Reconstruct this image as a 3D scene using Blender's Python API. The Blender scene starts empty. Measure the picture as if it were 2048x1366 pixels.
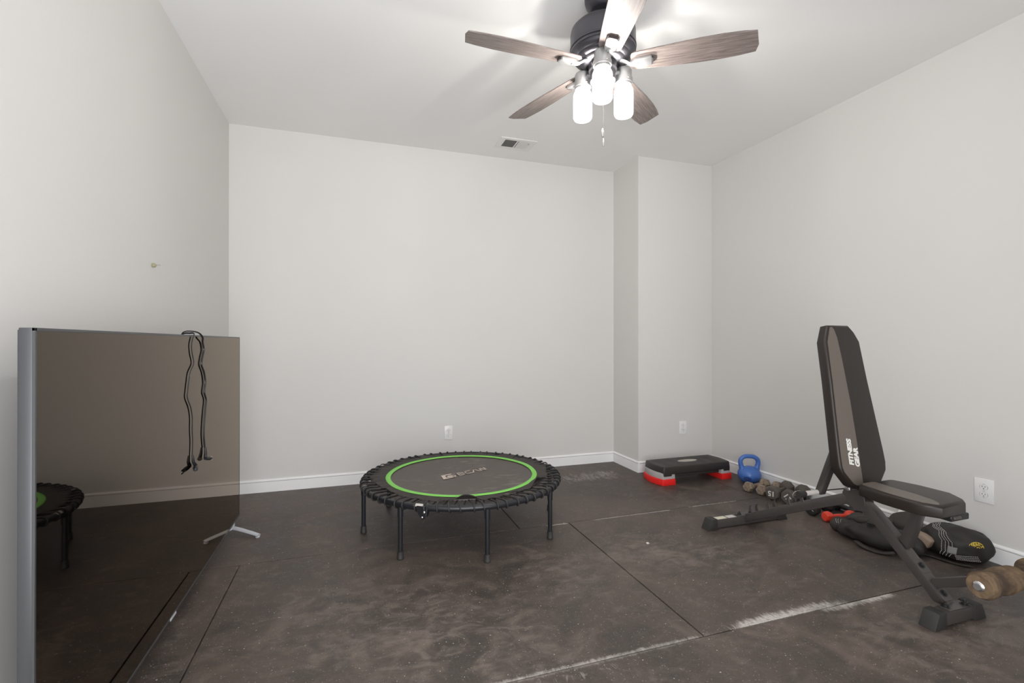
import bpy, bmesh, math, random
from mathutils import Vector, Matrix, Euler, noise
from mathutils.bvhtree import BVHTree
C = bpy.context.scene.collection
SC = bpy.context.scene
R = math.radians
random.seed(7)

# ---------------------------------------------------------------- camera
cam_d = bpy.data.cameras.new('camera'); cam = bpy.data.objects.new('camera', cam_d); C.objects.link(cam)
cam_d.sensor_fit = 'HORIZONTAL'; cam_d.sensor_width = 36.0
cam_d.lens = 956.93 / 2048 * 36.0
cam_d.clip_start = 0.02
cam.location = (0, 0, 1.125)
cam.rotation_euler = (R(90.117), 0, R(-18.319))
SC.camera = cam

# ---------------------------------------------------------------- world, exposure
SC.view_settings.view_transform = 'Standard'; SC.view_settings.look = 'None'
SC.view_settings.gamma = 1; SC.view_settings.use_curve_mapping = False
SC.view_settings.exposure = 0.12
world = bpy.data.worlds.new('world'); SC.world = world; world.use_nodes = True
bg = world.node_tree.nodes['Background']
# beyond the open doorway: soft sky above the horizon, and an added glow below it to lift the ceiling
SKY, LOW_FILL = 6.0, 7.6
wt = world.node_tree; wg = wt.nodes.new('ShaderNodeTexCoord'); wx = wt.nodes.new('ShaderNodeSeparateXYZ'); wr = wt.nodes.new('ShaderNodeMapRange')
wt.links.new(wg.outputs['Generated'], wx.inputs[0]); wt.links.new(wx.outputs[2], wr.inputs[0])
for i_, v_ in zip((1, 2, 3, 4), (-.15, .05, LOW_FILL, SKY)): wr.inputs[i_].default_value = v_
wt.links.new(wr.outputs[0], bg.inputs['Strength']); bg.inputs['Color'].default_value = (0.97, 0.98, 1.0, 1)
BULB, JAR = 1150.0, 5.0
SC.cycles.max_bounces = 10; SC.cycles.diffuse_bounces = 7; SC.cycles.glossy_bounces = 5

# daylight enters through the open doorway behind the camera
pd = bpy.data.lights.new('doorway_daylight', 'AREA'); pd.shape = 'RECTANGLE'; pd.size = 2.0; pd.size_y = 2.15
pd.cycles.is_portal = True
po = bpy.data.objects.new('doorway_daylight', pd); C.objects.link(po)
po.location = (0.25, -0.66, 1.075); po.rotation_euler = (R(90), 0, 0)

# ---------------------------------------------------------------- room measures
H = 2.743; XL = -0.875; XR = 3.122; YB = 4.01; XC = 2.344; YA = 3.594; YF = -0.6; FZ = -0.012

# ---------------------------------------------------------------- materials
def lin(c): return tuple(((x / 255 / 12.92) if x / 255 <= .04045 else ((x / 255 + .055) / 1.055) ** 2.4) for x in c) + (1,)
def mat(name, col, rough=.5, metal=0., spec=.5, **k):
    m = bpy.data.materials.new(name); m.use_nodes = True
    b = m.node_tree.nodes['Principled BSDF']
    b.inputs['Base Color'].default_value = (*col[:3], 1); b.inputs['Roughness'].default_value = rough
    b.inputs['Metallic'].default_value = metal; b.inputs['Specular IOR Level'].default_value = spec
    for kk, v in k.items(): b.inputs[kk.replace('_', ' ')].default_value = v
    return m
class NT:
    """small helper that chains shader nodes"""
    def __init__(s, m): s.t = m.node_tree; s.b = s.t.nodes['Principled BSDF']; s.c = s.t.nodes.new('ShaderNodeTexCoord')
    def n(s, ty, **k):
        nd = s.t.nodes.new(ty)
        for a, v in k.items(): setattr(nd, a, v)
        return nd
    def put(s, sock, v):
        if isinstance(v, bpy.types.NodeSocket): s.t.links.new(v, sock)
        else: sock.default_value = v
    def math(s, op, a, b=None, c=None, clamp=False):
        nd = s.n('ShaderNodeMath', operation=op, use_clamp=clamp); s.put(nd.inputs[0], a)
        if b is not None: s.put(nd.inputs[1], b)
        if c is not None: s.put(nd.inputs[2], c)
        return nd.outputs[0]
    def map(s, sc=(1, 1, 1), rot=(0, 0, 0), src=None):
        nd = s.n('ShaderNodeMapping'); s.t.links.new(src or s.c.outputs['Object'], nd.inputs[0])
        nd.inputs['Scale'].default_value = sc; nd.inputs['Rotation'].default_value = rot; return nd.outputs[0]
    def noise(s, scale, detail=3, rough=.5, vec=None, dist=0.):
        nd = s.n('ShaderNodeTexNoise'); nd.inputs['Scale'].default_value = scale; nd.inputs['Detail'].default_value = detail
        nd.inputs['Roughness'].default_value = rough; nd.inputs['Distortion'].default_value = dist
        s.t.links.new(vec or s.c.outputs['Object'], nd.inputs['Vector']); return nd.outputs[0]
    def ramp(s, f, lo, hi, a=0., b=1.):
        nd = s.n('ShaderNodeMapRange'); nd.clamp = True; nd.interpolation_type = 'SMOOTHSTEP'; s.put(nd.inputs[0], f)
        for i, v in zip((1, 2, 3, 4), (lo, hi, a, b)): nd.inputs[i].default_value = v
        return nd.outputs[0]
    def mix(s, f, a, b):
        nd = s.n('ShaderNodeMix', data_type='RGBA'); s.put(nd.inputs[0], f); s.put(nd.inputs[6], a); s.put(nd.inputs[7], b); return nd.outputs[2]
    def bump(s, h, strength=.3, dist=.002):
        nd = s.n('ShaderNodeBump'); nd.inputs['Strength'].default_value = strength; nd.inputs['Distance'].default_value = dist
        s.put(nd.inputs['Height'], h); s.t.links.new(nd.outputs[0], s.b.inputs['Normal'])
    def base(s, v): s.put(s.b.inputs['Base Color'], v)
    def rough(s, v): s.put(s.b.inputs['Roughness'], v)

def paint(name, col, rough=.62):
    m = mat(name, col, rough, spec=.3); t = NT(m)
    f = t.noise(1.3, 2); t.base(t.mix(t.ramp(f, .3, .7), (*[c * .985 for c in col], 1), (*col, 1)))
    t.bump(t.noise(260, 2), .06, .0006); return m
M = {}
M['wall'] = paint('wall_paint', (.69, .680, .660))
M['ceil'] = paint('ceiling_paint', (.88, .875, .865), .8)
M['trim'] = mat('white_trim_paint', (.90, .90, .905), .35)
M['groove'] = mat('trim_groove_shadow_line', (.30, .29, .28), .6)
M['white'] = mat('white_plastic', (.84, .84, .83), .3)
M['slot'] = mat('dark_slot', (.03, .03, .03), .6)
M['steelw'] = mat('white_enamelled_steel', (.80, .79, .77), .4)
M['black'] = mat('black_plastic', (.018, .018, .019), .42)
M['blackmetal'] = mat('black_powder_coat', (.016, .017, .021), .33)
M['rubber'] = mat('black_rubber', (.03, .028, .026), .62)
M['chrome'] = mat('bright_steel', (.62, .62, .62), .25, 1)
M['silver'] = mat('silver_painted_metal', (.62, .64, .68), .38, .35)
M['foil'] = mat('silver_sticker', (.62, .58, .55), .45)

# floor of speckled rubber mats with dust, scuffs and wear
def floor_mat():
    m = mat('speckled_rubber_mat', (.05, .045, .042), .55); t = NT(m)
    sep = t.n('ShaderNodeSeparateXYZ'); t.t.links.new(t.c.outputs['Object'], sep.inputs[0]); X, Y = sep.outputs[0], sep.outputs[1]
    big = t.noise(1.1, 3, .55, dist=.6)
    mid = t.noise(4.5, 6, .62, dist=1.4)
    swirl = t.noise(9., 5, .6, vec=t.map((1, 1.7, 1), (0, 0, R(35))), dist=1.1)
    fine = t.noise(70, 4, .7)
    base = t.mix(t.ramp(big, .35, .65), (.066, .050, .042, 1), (.094, .070, .057, 1))
    base = t.mix(t.math('MULTIPLY', t.ramp(mid, .48, .70), .5), base, (.165, .130, .108, 1))
    base = t.mix(t.math('MULTIPLY', t.ramp(swirl, .52, .72), .34), base, (.20, .163, .138, 1))
    base = t.mix(t.math('MULTIPLY', t.ramp(mid, .50, .36), .5), base, (.036, .034, .030, 1))
    base = t.mix(t.math('MULTIPLY', t.ramp(fine, .45, .75), .25), base, (.13, .12, .11, 1))
    # scattered light flecks: small ones everywhere, larger bits here and there
    def flecks(scale, rad, keep, amount, tone):
        nonlocal base
        v = t.n('ShaderNodeTexVoronoi'); v.inputs['Scale'].default_value = scale; t.t.links.new(t.c.outputs['Object'], v.inputs['Vector'])
        d = t.ramp(v.outputs['Distance'], rad, rad * .5)
        sc = t.n('ShaderNodeSeparateColor'); t.t.links.new(v.outputs['Color'], sc.inputs[0])
        k = t.math('GREATER_THAN', sc.outputs[0], keep)
        base = t.mix(t.math('MULTIPLY', t.math('MULTIPLY', d, k), amount), base, tone)
    flecks(95, .22, .66, .75, (.34, .31, .28, 1))
    flecks(42, .12, .76, .9, (.55, .52, .48, 1))
    flecks(230, .32, .55, .5, (.20, .18, .165, 1))
    flecks(15, .048, .6, 1.0, (.62, .59, .55, 1))
    # worn whitish scuffs: (x0, x1, y0, y1, soft, strength)
    streak = t.noise(38, 4, .75, vec=t.map((1, .28, 1), (0, 0, R(-28))), dist=.8)
    wob = t.math('MULTIPLY', t.math('SUBTRACT', t.noise(14, 4, .7), .5), .16)
    def box(x0, x1, y0, y1, s, sy=None):
        sy = sy or s
        xx = t.math('ADD', X, wob); yy = t.math('ADD', Y, t.math('MULTIPLY', wob, min(1., sy * 9)))
        a = t.math('MULTIPLY', t.ramp(xx, x0 - s, x0 + s), t.ramp(xx, x1 + s, x1 - s))
        b = t.math('MULTIPLY', t.ramp(yy, y0 - sy, y0 + sy), t.ramp(yy, y1 + sy, y1 - sy))
        return t.math('MULTIPLY', a, b)
    def worn(mask, amt, tone=(.50, .47, .44, 1), lo=.52, hi=.72, k=1.3):
        # ragged edge: the mask pushed up and down by fine streaks
        nonlocal base
        v = t.math('ADD', mask, t.math('MULTIPLY', t.math('SUBTRACT', streak, .5), k))
        base = t.mix(t.math('MULTIPLY', t.math('MULTIPLY', t.ramp(v, lo, hi), t.ramp(mask, 0., .12)), amt), base, tone)
    worn(t.math('MULTIPLY', box(1.58, 2.22, 3.47, 3.76, .16, .12), .62), .55, (.40, .36, .335, 1), .42, .8, 1.6)
    brush = t.noise(55, 5, .75, vec=t.map((1, .22, 1), (0, 0, R(-22))), dist=1.0)
    def seam_scuff(x0, x1, sx, y0, side, width, amt, tone=(.58, .55, .51, 1), k=1.9):
        # rubber rubbed white along a seam, thinning out away from it in brushed streaks
        nonlocal base
        d = t.math('MULTIPLY', t.math('SUBTRACT', Y, y0), side); on = t.math('GREATER_THAN', d, 0.)
        xm = t.math('MULTIPLY', t.ramp(X, x0 - sx, x0 + sx), t.ramp(X, x1 + sx, x1 - sx))
        m = t.math('MULTIPLY', xm, t.ramp(d, width, 0.)); m = t.math('MULTIPLY', m, on)
        v = t.math('ADD', m, t.math('MULTIPLY', t.math('SUBTRACT', brush, .5), k))
        f = t.math('MULTIPLY', t.math('MULTIPLY', t.ramp(v, .30, .95), t.ramp(m, 0., .10)), t.math('MULTIPLY', t.ramp(fine, .30, .60, .45, 1.), t.ramp(mid, .30, .55, .5, 1.)))
        base = t.mix(t.math('MULTIPLY', f, amt), base, tone)
    seam_scuff(1.42, 2.02, .12, 1.5125, 1, .075, .95)
    seam_scuff(1.86, 2.30, .06, 1.5075, -1, .055, .95)
    seam_scuff(.25, 1.26, .12, 1.5125, 1, .024, .45, k=3.0)
    seam_scuff(.30, 1.24, .10, 1.5075, -1, .020, .25, k=3.0)
    worn(t.math('MULTIPLY', box(.25, 1.27, 1.508, 1.530, .12, .020), .75), .7, (.46, .45, .43, 1), .5, .85, 1.5)
    worn(t.math('MULTIPLY', box(.45, .95, 1.43, 1.50, .12, .03), .5), .4)
    worn(box(1.13, 1.28, 2.712, 2.733, .03, .010), .8, lo=.5, hi=.8)
    worn(t.math('MULTIPLY', box(1.42, 2.05, 2.712, 2.727, .06, .007), .8), .65)
    worn(t.math('MULTIPLY', box(2.15, 2.60, 2.722, 2.736, .03, .006), .85), .7)
    for xa, xb, ya, yb, am in ((1.30, 1.70, 2.05, 2.40, .55), (1.65, 2.05, 1.95, 2.2, .45), (.15, .70, 1.5, 1.95, .4), (-.30, .40, 1.7, 2.3, .3), (.75, 1.15, 1.95, 2.35, .3), (1.8, 2.6, 1.0, 1.4, .3)):
        base = t.mix(t.math('MULTIPLY', t.math('MULTIPLY', box(xa, xb, ya, yb, .18), t.ramp(t.math('ADD', t.math('MULTIPLY', swirl, .6), t.math('MULTIPLY', mid, .4)), .42, .62)), am), base, (.24, .20, .17, 1))
    t.base(base)
    t.rough(t.math('ADD', t.math('MULTIPLY', t.ramp(mid, .3, .7), .16), .42))
    t.b.inputs['Specular IOR Level'].default_value = .5
    t.bump(t.math('ADD', t.noise(420, 2), t.math('MULTIPLY', fine, .6)), .35, .0015)
    return m
M['floor'] = floor_mat()

# ---------------------------------------------------------------- mesh helpers
def BM(): return bmesh.new()
def box(bm, lo, hi, bev=0., seg=2, mx=None):
    b = bmesh.new(); bmesh.ops.create_cube(b, size=1)
    s = Vector([h - l for l, h in zip(lo, hi)]); c = Vector([(h + l) / 2 for l, h in zip(lo, hi)])
    for v in b.verts: v.co = Vector((v.co.x * s.x, v.co.y * s.y, v.co.z * s.z)) + c
    if bev: bmesh.ops.bevel(b, geom=b.edges[:], offset=bev, segments=seg, affect='EDGES', profile=.5, clamp_overlap=True)
    if mx: b.transform(mx)
    merge(bm, b)
def merge(bm, b):
    me = bpy.data.meshes.new('tmp'); b.to_mesh(me); b.free(); bm.from_mesh(me); bpy.data.meshes.remove(me)
def prism(bm, pts, d, bev=0., seg=2, mx=None, frame='XY', at=0., taper=1.):
    """polygon pts in a plane, extruded d along the plane's normal.
    frame XY: pts=(x,y) extruded in +z ; YZ: pts=(y,z) extruded in +x ; XZ: pts=(x,z) extruded in +y"""
    def P(a, b_, h): return {'XY': (a, b_, at + h), 'YZ': (at + h, a, b_), 'XZ': (a, at + h, b_)}[frame]
    b = bmesh.new(); cx = sum(p[0] for p in pts) / len(pts); cy = sum(p[1] for p in pts) / len(pts)
    lo = [b.verts.new(P(x, y, 0)) for x, y in pts]; hi = [b.verts.new(P(cx + (x - cx) * taper, cy + (y - cy) * taper, d)) for x, y in pts]
    n = len(pts); b.faces.new(lo[::-1]); b.faces.new(hi)
    for i in range(n): b.faces.new((lo[i], lo[(i + 1) % n], hi[(i + 1) % n], hi[i]))
    bmesh.ops.recalc_face_normals(b, faces=b.faces)
    if bev: bmesh.ops.bevel(b, geom=b.edges[:], offset=bev, segments=seg, affect='EDGES', profile=.5, clamp_overlap=True)
    if mx: b.transform(mx)
    merge(bm, b)
def lathe(bm, prof, seg=40, mx=None, cap=True):
    """prof = [(r, z)...] turned about z"""
    b = bmesh.new(); rings = []
    for r, z in prof:
        if r < 1e-6: rings.append([b.verts.new((0, 0, z))])
        else: rings.append([b.verts.new((r * math.cos(2 * math.pi * i / seg), r * math.sin(2 * math.pi * i / seg), z)) for i in range(seg)])
    for A, B in zip(rings, rings[1:]):
        for i in range(seg):
            j = (i + 1) % seg
            if len(A) == 1 and len(B) == 1: continue
            if len(A) == 1: b.faces.new((A[0], B[j], B[i]))
            elif len(B) == 1: b.faces.new((A[i], A[j], B[0]))
            else: b.faces.new((A[i], A[j], B[j], B[i]))
    if cap:
        for A, f in ((rings[0], -1), (rings[-1], 1)):
            if len(A) > 1: b.faces.new(A[::f])
    bmesh.ops.recalc_face_normals(b, faces=b.faces)
    if mx: b.transform(mx)
    merge(bm, b)
def tube(bm, path, r, seg=10, closed=False, flat=1., rads=None, up=None):
    """round (or flattened) tube along a path"""
    P = [Vector(p) for p in path]; n = len(P); b = bmesh.new(); rings = []
    prev = None
    for i, p in enumerate(P):
        a = P[i - 1] if (closed or i) else p; c = P[(i + 1) % n] if (closed or i < n - 1) else p
        t = (c - a).normalized()
        if prev is None:
            u = Vector(up) if up else (Vector((0, 0, 1)) if abs(t.z) < .9 else Vector((1, 0, 0)))
        else: u = prev
        u = (u - t * u.dot(t)).normalized(); v = t.cross(u); prev = u
        rr = rads[i] if rads else r
        rings.append([b.verts.new(p + u * math.cos(2 * math.pi * k / seg) * rr * flat + v * math.sin(2 * math.pi * k / seg) * rr) for k in range(seg)])
    for i in range(n if closed else n - 1):
        A, B = rings[i], rings[(i + 1) % n]
        for k in range(seg): b.faces.new((A[k], A[(k + 1) % seg], B[(k + 1) % seg], B[k]))
    if not closed: b.faces.new(rings[0][::-1]); b.faces.new(rings[-1])
    bmesh.ops.recalc_face_normals(b, faces=b.faces)
    merge(bm, b)
def smooth_path(pts, n=6, closed=False):
    P = [Vector(p) for p in pts]; out = []; m = len(P)
    for i in range(m if closed else m - 1):
        p0 = P[(i - 1) % m] if (closed or i) else P[0]; p1 = P[i]; p2 = P[(i + 1) % m]; p3 = P[(i + 2) % m] if (closed or i + 2 < m) else P[-1]
        for k in range(n):
            t = k / n
            out.append(.5 * ((2 * p1) + (p2 - p0) * t + (2 * p0 - 5 * p1 + 4 * p2 - p3) * t * t + (3 * p1 - p0 - 3 * p2 + p3) * t ** 3))
    if not closed: out.append(P[-1])
    return out
def MX(loc=(0, 0, 0), rot=(0, 0, 0), s=(1, 1, 1)):
    return Matrix.Translation(loc) @ Euler(rot).to_matrix().to_4x4() @ Matrix.Diagonal((*s, 1))
def obj(name, bm, m, parent=None, smooth=38, local=False):
    """link bm as one mesh object; geometry is given in world coordinates unless local"""
    me = bpy.data.meshes.new(name)
    if parent is not None and not local:
        bm.transform(pm(parent).inverted())
    bm.to_mesh(me); bm.free()
    me.materials.append(M[m] if isinstance(m, str) else m)
    if smooth:
        me.shade_smooth(); me.set_sharp_from_angle(angle=R(smooth))
    o = bpy.data.objects.new(name, me); C.objects.link(o)
    if parent is not None: o.parent = parent
    return o
def pm(o):
    m = Matrix.Translation(o.location) @ o.rotation_euler.to_matrix().to_4x4()
    return pm(o.parent) @ m if o.parent else m
def tag(o, label, cat, group=None):
    o['label'] = label; o['category'] = cat
    if group: o['group'] = group
    return o
def thing(name, label, cat, loc=(0, 0, 0), rotz=0., group=None):
    o = bpy.data.objects.new(name, None); C.objects.link(o); o.empty_display_size = .1
    o.location = loc; o.rotation_euler = (0, 0, rotz); return tag(o, label, cat, group)
def struct(name, bm, m, smooth=0):
    o = obj(name, bm, m, smooth=smooth); o['kind'] = 'structure'; return o
def copy_tree(o, parent=None):
    c = o.copy(); C.objects.link(c); c.parent = parent
    for ch in [x for x in bpy.data.objects if x.parent == o]: copy_tree(ch, c)
    return c
def place(o, loc, rot, label):
    o.location = loc; o.rotation_euler = rot; o['label'] = label; return o
def text_bm(s, size, thick=.0006, bold=0., shear=0., space=1., mx=None, align='CENTER'):
    cu = bpy.data.curves.new('t', 'FONT'); cu.body = s; cu.size = size; cu.extrude = thick / 2; cu.offset = bold; cu.shear = shear
    cu.space_character = space; cu.align_x = align; cu.align_y = 'CENTER'; cu.resolution_u = 4
    o = bpy.data.objects.new('t', cu); C.objects.link(o); bpy.context.view_layer.update()
    me = bpy.data.meshes.new_from_object(o.evaluated_get(bpy.context.evaluated_depsgraph_get()))
    b = bmesh.new(); b.from_mesh(me)
    if mx: b.transform(mx)
    bpy.data.objects.remove(o); bpy.data.curves.remove(cu); bpy.data.meshes.remove(me)
    return b
def frame_mx(origin, ax, ay):
    """matrix whose x and y follow ax, ay"""
    x = Vector(ax).normalized(); z = x.cross(Vector(ay)).normalized(); y = z.cross(x)
    m = Matrix((x, y, z)).transposed().to_4x4(); m.translation = Vector(origin); return m

# ---------------------------------------------------------------- the room
bm = BM(); G = .0028
rows = [(YF, .29, [XL, .1, 1.93, XR]), (.29, 1.51, [XL, .1, XR]), (1.51, 2.73, [XL, -.545, 1.276, XR]), (2.73, YB, [XL, .953, 2.785, XR])]
for y0, y1, xs in rows:
    for x0, x1 in zip(xs, xs[1:]):
        box(bm, (x0 + G, y0 + G, -.010), (x1 - G, y1 - G, 0), .0015, 1)
box(bm, (XL - .1, YF - .1, -.06), (XR + .1, YB + .1, -.0098))
struct('floor', bm, 'floor')
bm = BM(); box(bm, (XL - .1, YF - .1, H), (XR + .1, YB + .1, H + .1)); struct('ceiling', bm, 'ceil')
bm = BM(); box(bm, (XL - .1, YF - .1, FZ), (XL, YB + .1, H)); struct('wall_left', bm, 'wall')
bm = BM(); box(bm, (XL, YB, FZ), (XR, YB + .1, H)); struct('wall_back', bm, 'wall')
bm = BM(); box(bm, (XR, YF - .1, FZ), (XR + .1, YB + .1, H)); struct('wall_right', bm, 'wall')
bm = BM(); box(bm, (XC, YA, FZ), (XR, YB, H)); struct('wall_corner', bm, 'wall')
bm = BM(); DX0, DX1, DH = -.75, 1.25, 2.15
box(bm, (XL, YF - .1, FZ), (DX0, YF, H)); box(bm, (DX1, YF - .1, FZ), (XR, YF, H)); box(bm, (DX0, YF - .1, DH), (DX1, YF, H))
struct('wall_front', bm, 'wall')
bm = BM()
for a, b_ in (((DX0 - .07, YF, 0), (DX0, YF + .015, DH + .07)), ((DX1, YF, 0), (DX1 + .07, YF + .015, DH + .07)), ((DX0, YF, DH), (DX1, YF + .015, DH + .07))):
    box(bm, a, b_, .003)
struct('door_1', bm, 'trim')
# baseboards: tall flat board with a stepped cap
def baseboard(name, x0, y0, x1, y1, nx, ny):
    """runs (x0,y0)-(x1,y1); n points into the room"""
    d = Vector((x1 - x0, y1 - y0, 0)); L = d.length; d.normalize(); n = Vector((nx, ny, 0))
    prof = [(0, 0), (.014, 0), (.014, .074), (.0115, .076), (.0115, .0785), (.0145, .080), (.0145, .086), (.010, .091), (.006, .0945), (0, .0945)]
    b = BM(); A = []; B = []
    for u, z in prof:
        A.append(b.verts.new(Vector((x0, y0, z)) + n * u)); B.append(b.verts.new(Vector((x1, y1, z)) + n * u))
    k = len(prof)
    for i in range(k): b.faces.new((A[i], A[(i + 1) % k], B[(i + 1) % k], B[i]))
    b.faces.new(A); b.faces.new(B[::-1]); bmesh.ops.recalc_face_normals(b, faces=b.faces)
    o = obj(name, b, 'trim', smooth=25); o['kind'] = 'structure'
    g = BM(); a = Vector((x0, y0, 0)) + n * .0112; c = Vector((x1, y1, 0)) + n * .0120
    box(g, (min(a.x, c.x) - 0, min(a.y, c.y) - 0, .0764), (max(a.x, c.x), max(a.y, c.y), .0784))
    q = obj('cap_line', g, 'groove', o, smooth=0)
    return o
baseboard('baseboard_left', XL, YF, XL, YB, 1, 0)
baseboard('baseboard_back', XL, YB, XC, YB, 0, -1)
baseboard('baseboard_return', XC, YB, XC, YA - .0145, -1, 0)
baseboard('baseboard_corner', XC - .0145, YA, XR, YA, 0, -1)
baseboard('baseboard_right', XR, YA, XR, YF, -1, 0)

# ---------------------------------------------------------------- wall outlets
def outlet(loc, rotz, w, h, label):
    t = thing('wall_outlet', label, 'outlet', loc, rotz, 'white duplex wall outlets')
    b = BM(); box(b, (-w / 2, -.006, -h / 2), (w / 2, 0, h / 2), .0025, 2); obj('cover_plate', b, 'white', t, local=True)
    for s in (-1, 1):
        zc = s * .0195
        pts = [(.0165 * math.cos(a) * 1.0, max(-.0145, min(.0145, .0172 * math.sin(a)))) for a in [2 * math.pi * i / 28 for i in range(28)]]
        b = BM(); prism(b, [(x, z + zc) for x, z in pts], .0015, .0003, 1, frame='XZ', at=-.0073)
        rc = obj('receptacle', b, 'white', t, local=True)
        b = BM()
        for sx, hh in ((-.0062, .0042), (.0062, .0036)): box(b, (sx - .0011, -.0077, zc + .003 - hh), (sx + .0011, -.0070, zc + .003 + hh))
        lathe(b, [(.0024, 0), (.0024, .0007)], 12, MX((0, -.0070, zc - .0075), (R(90), 0, 0)))
        q = obj('slots', b, 'slot', rc, local=True); q['label'] = 'dark prong slots'
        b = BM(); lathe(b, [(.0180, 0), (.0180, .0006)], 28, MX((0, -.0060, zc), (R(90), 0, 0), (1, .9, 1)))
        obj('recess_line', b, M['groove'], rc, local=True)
    b = BM(); lathe(b, [(.0028, 0), (.0024, .0012), (0, .0014)], 12, MX((0, -.006, 0), (R(90), 0, 0))); obj('screw', b, 'steelw', t, local=True)
    return t
outlet((.762, YB, .362), 0, .070, .118, 'white duplex outlet on the back wall behind the trampoline')
outlet((2.803, YA, .363), 0, .074, .118, 'white duplex outlet on the wall above the step platform')
outlet((XR, 1.595, .352), R(-90), .082, .124, 'white outlet with a wide cover plate on the right wall beside the bench seat')

# ---------------------------------------------------------------- ceiling vent
vt = thing('ceiling_vent', 'small white rectangular air vent in the ceiling, its left slats dark', 'vent', (1.253, 3.69, H))
b = BM(); ox, oy, ix, iy = .152, .105, .106, .070
for lo, hi in (((-ox, -oy, -.007), (ox, -iy, 0)), ((-ox, iy, -.007), (ox, oy, 0)), ((-ox, -iy, -.007), (-ix, iy, 0)), ((ix, -iy, -.007), (ox, iy, 0)), ((-.007, -iy, -.007), (.004, iy, 0))):
    box(b, lo, hi, .002, 1)
obj('frame', b, 'steelw', vt, local=True)
b = BM(); box(b, (-ix, -iy, -.0012), (ix, iy, -.0002)); q = obj('backing', b, 'slot', vt, local=True); q['label'] = 'dark sheet for the shade in the duct behind the slats'  # shade inside the duct painted as a dark sheet
for side, rot, nm in ((-1, R(38), 'open'), (1, R(-62), 'closed')):
    b = BM()
    for i in range(10):
        x = side * (.014 + i * .0098) + (-.004 if side < 0 else 0)
        box(b, (-.0006 if side < 0 else -.0008, -iy, -.0036), (.0006 if side < 0 else .0008, iy, .0036), mx=MX((x, 0, -.0050), (0, rot, 0)))
    q = obj('slats', b, 'steelw', vt, local=True, smooth=0); q['label'] = nm + ' white slats'
b = BM(); box(b, (.092, -.054, -.013), (.097, -.034, -.006), .001, 1); obj('lever', b, 'chrome', vt, local=True)

# ---------------------------------------------------------------- wall anchor with a screw
wa = thing('wall_anchor', 'tiny olive plastic wall anchor with a screw left in the left wall', 'wall anchor', (XL, 2.593, 1.478))
b = BM(); lathe(b, [(.0065, 0), (.0085, .002), (.0075, .012), (.004, .016), (0, .016)], 14, MX((0, 0, 0), (0, R(90), 0), (1.2, .8, 1))); obj('anchor', b, mat('olive_plastic', (.30, .28, .16), .5), wa, local=True)
b = BM(); tube(b, [(.012, 0, .001), (.020, .008, .004), (.026, .018, .005)], .0016, 8); obj('screw', b, 'chrome', wa, local=True)

# ---------------------------------------------------------------- television
tvx, ty0, ty1, tz0, tz1 = -.655, 1.305, 3.262, .080, 1.157
tv = thing('television', 'very large flat television standing on the floor along the left wall, screen off', 'television', (tvx, (ty0 + ty1) / 2, 0))
tg = bpy.data.materials.new('black_coated_screen'); tg.use_nodes = True; tn_ = tg.node_tree; tn_.nodes.clear()
a_ = tn_.nodes.new('ShaderNodeOutputMaterial'); b_ = tn_.nodes.new('ShaderNodeMixShader'); c_ = tn_.nodes.new('ShaderNodeFresnel'); d_ = tn_.nodes.new('ShaderNodeBsdfDiffuse'); e_ = tn_.nodes.new('ShaderNodeBsdfGlossy')
c_.inputs[0].default_value = 1.74; d_.inputs[0].default_value = (.0015, .0015, .0015, 1); e_.inputs[0].default_value = (1, .87, .75, 1); e_.inputs[1].default_value = .02
tn_.links.new(c_.outputs[0], b_.inputs[0]); tn_.links.new(d_.outputs[0], b_.inputs[1]); tn_.links.new(e_.outputs[0], b_.inputs[2]); tn_.links.new(b_.outputs[0], a_.inputs[0]); M['tvglass'] = tg
M['tvmetal'] = mat('grey_brushed_bezel', (.085, .087, .092), .36, .5)
M['tvback'] = mat('dark_grey_plastic', (.05, .052, .056), .5)
b = BM(); box(b, (tvx - .003, ty0 + .006, tz0 + .010), (tvx + .0008, ty1 - .004, tz1 - .007)); obj('screen', b, 'tvglass', tv, smooth=0)
b = BM(); T = .027
box(b, (tvx - T, ty0, tz0), (tvx - .0025, ty1, tz1), .002, 2)
for lo, hi in (((tvx - .004, ty0, tz1 - .007), (tvx + .002, ty1, tz1)), ((tvx - .004, ty0, tz0), (tvx + .002, ty1, tz0 + .010)), ((tvx - .004, ty0, tz0), (tvx + .002, ty0 + .006, tz1)), ((tvx - .004, ty1 - .004, tz0), (tvx + .002, ty1, tz1))):
    box(b, lo, hi, .0007, 1)
obj('bezel', b, 'tvmetal', tv)
b = BM(); box(b, (tvx - T - .004, ty0 + .004, tz0 + .006), (tvx - T + .002, ty1 - .004, tz1 - .004), .002); box(b, (tvx - T - .05, ty0 + .25, tz0 + .05), (tvx - T, ty1 - .25, tz0 + .62), .02, 3); obj('back_cover', b, 'tvback', tv)
b = BM(); box(b, (tvx + .0015, 2.11, tz0 - .004), (tvx + .0045, 2.17, tz0 + .006), .001, 1); q = obj('badge', b, 'silver', tv); q['label'] = 'small silver badge on the bottom edge'
for yf in (3.165, 1.42):
    f = BM()
    for sx, L in ((1, .15), (-1, .13)):
        sec = [(0, .038, .017), (.35, .030, .016), (.8, .016, .015), (1, .009, .014)]
        path = [(tvx - .012 + sx * L * a, yf - .085 * a * (1 if sx > 0 else .9), zc + .004) for a, zc, _ in sec]
        tube(f, path, .012, 12, flat=.55, rads=[w for _, _, w in sec])
        lathe(f, [(.011, 0), (.013, .006), (.008, .010), (0, .010)], 12, MX((path[-1][0] - sx * .008, path[-1][1] + .004, 0)))
    box(f, (tvx - .022, yf - .012, .040), (tvx - .004, yf + .014, tz0 + .004), .004)
    ft = obj('stand_foot', f, 'silver', tv); ft['label'] = 'silver splayed foot'
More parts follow.
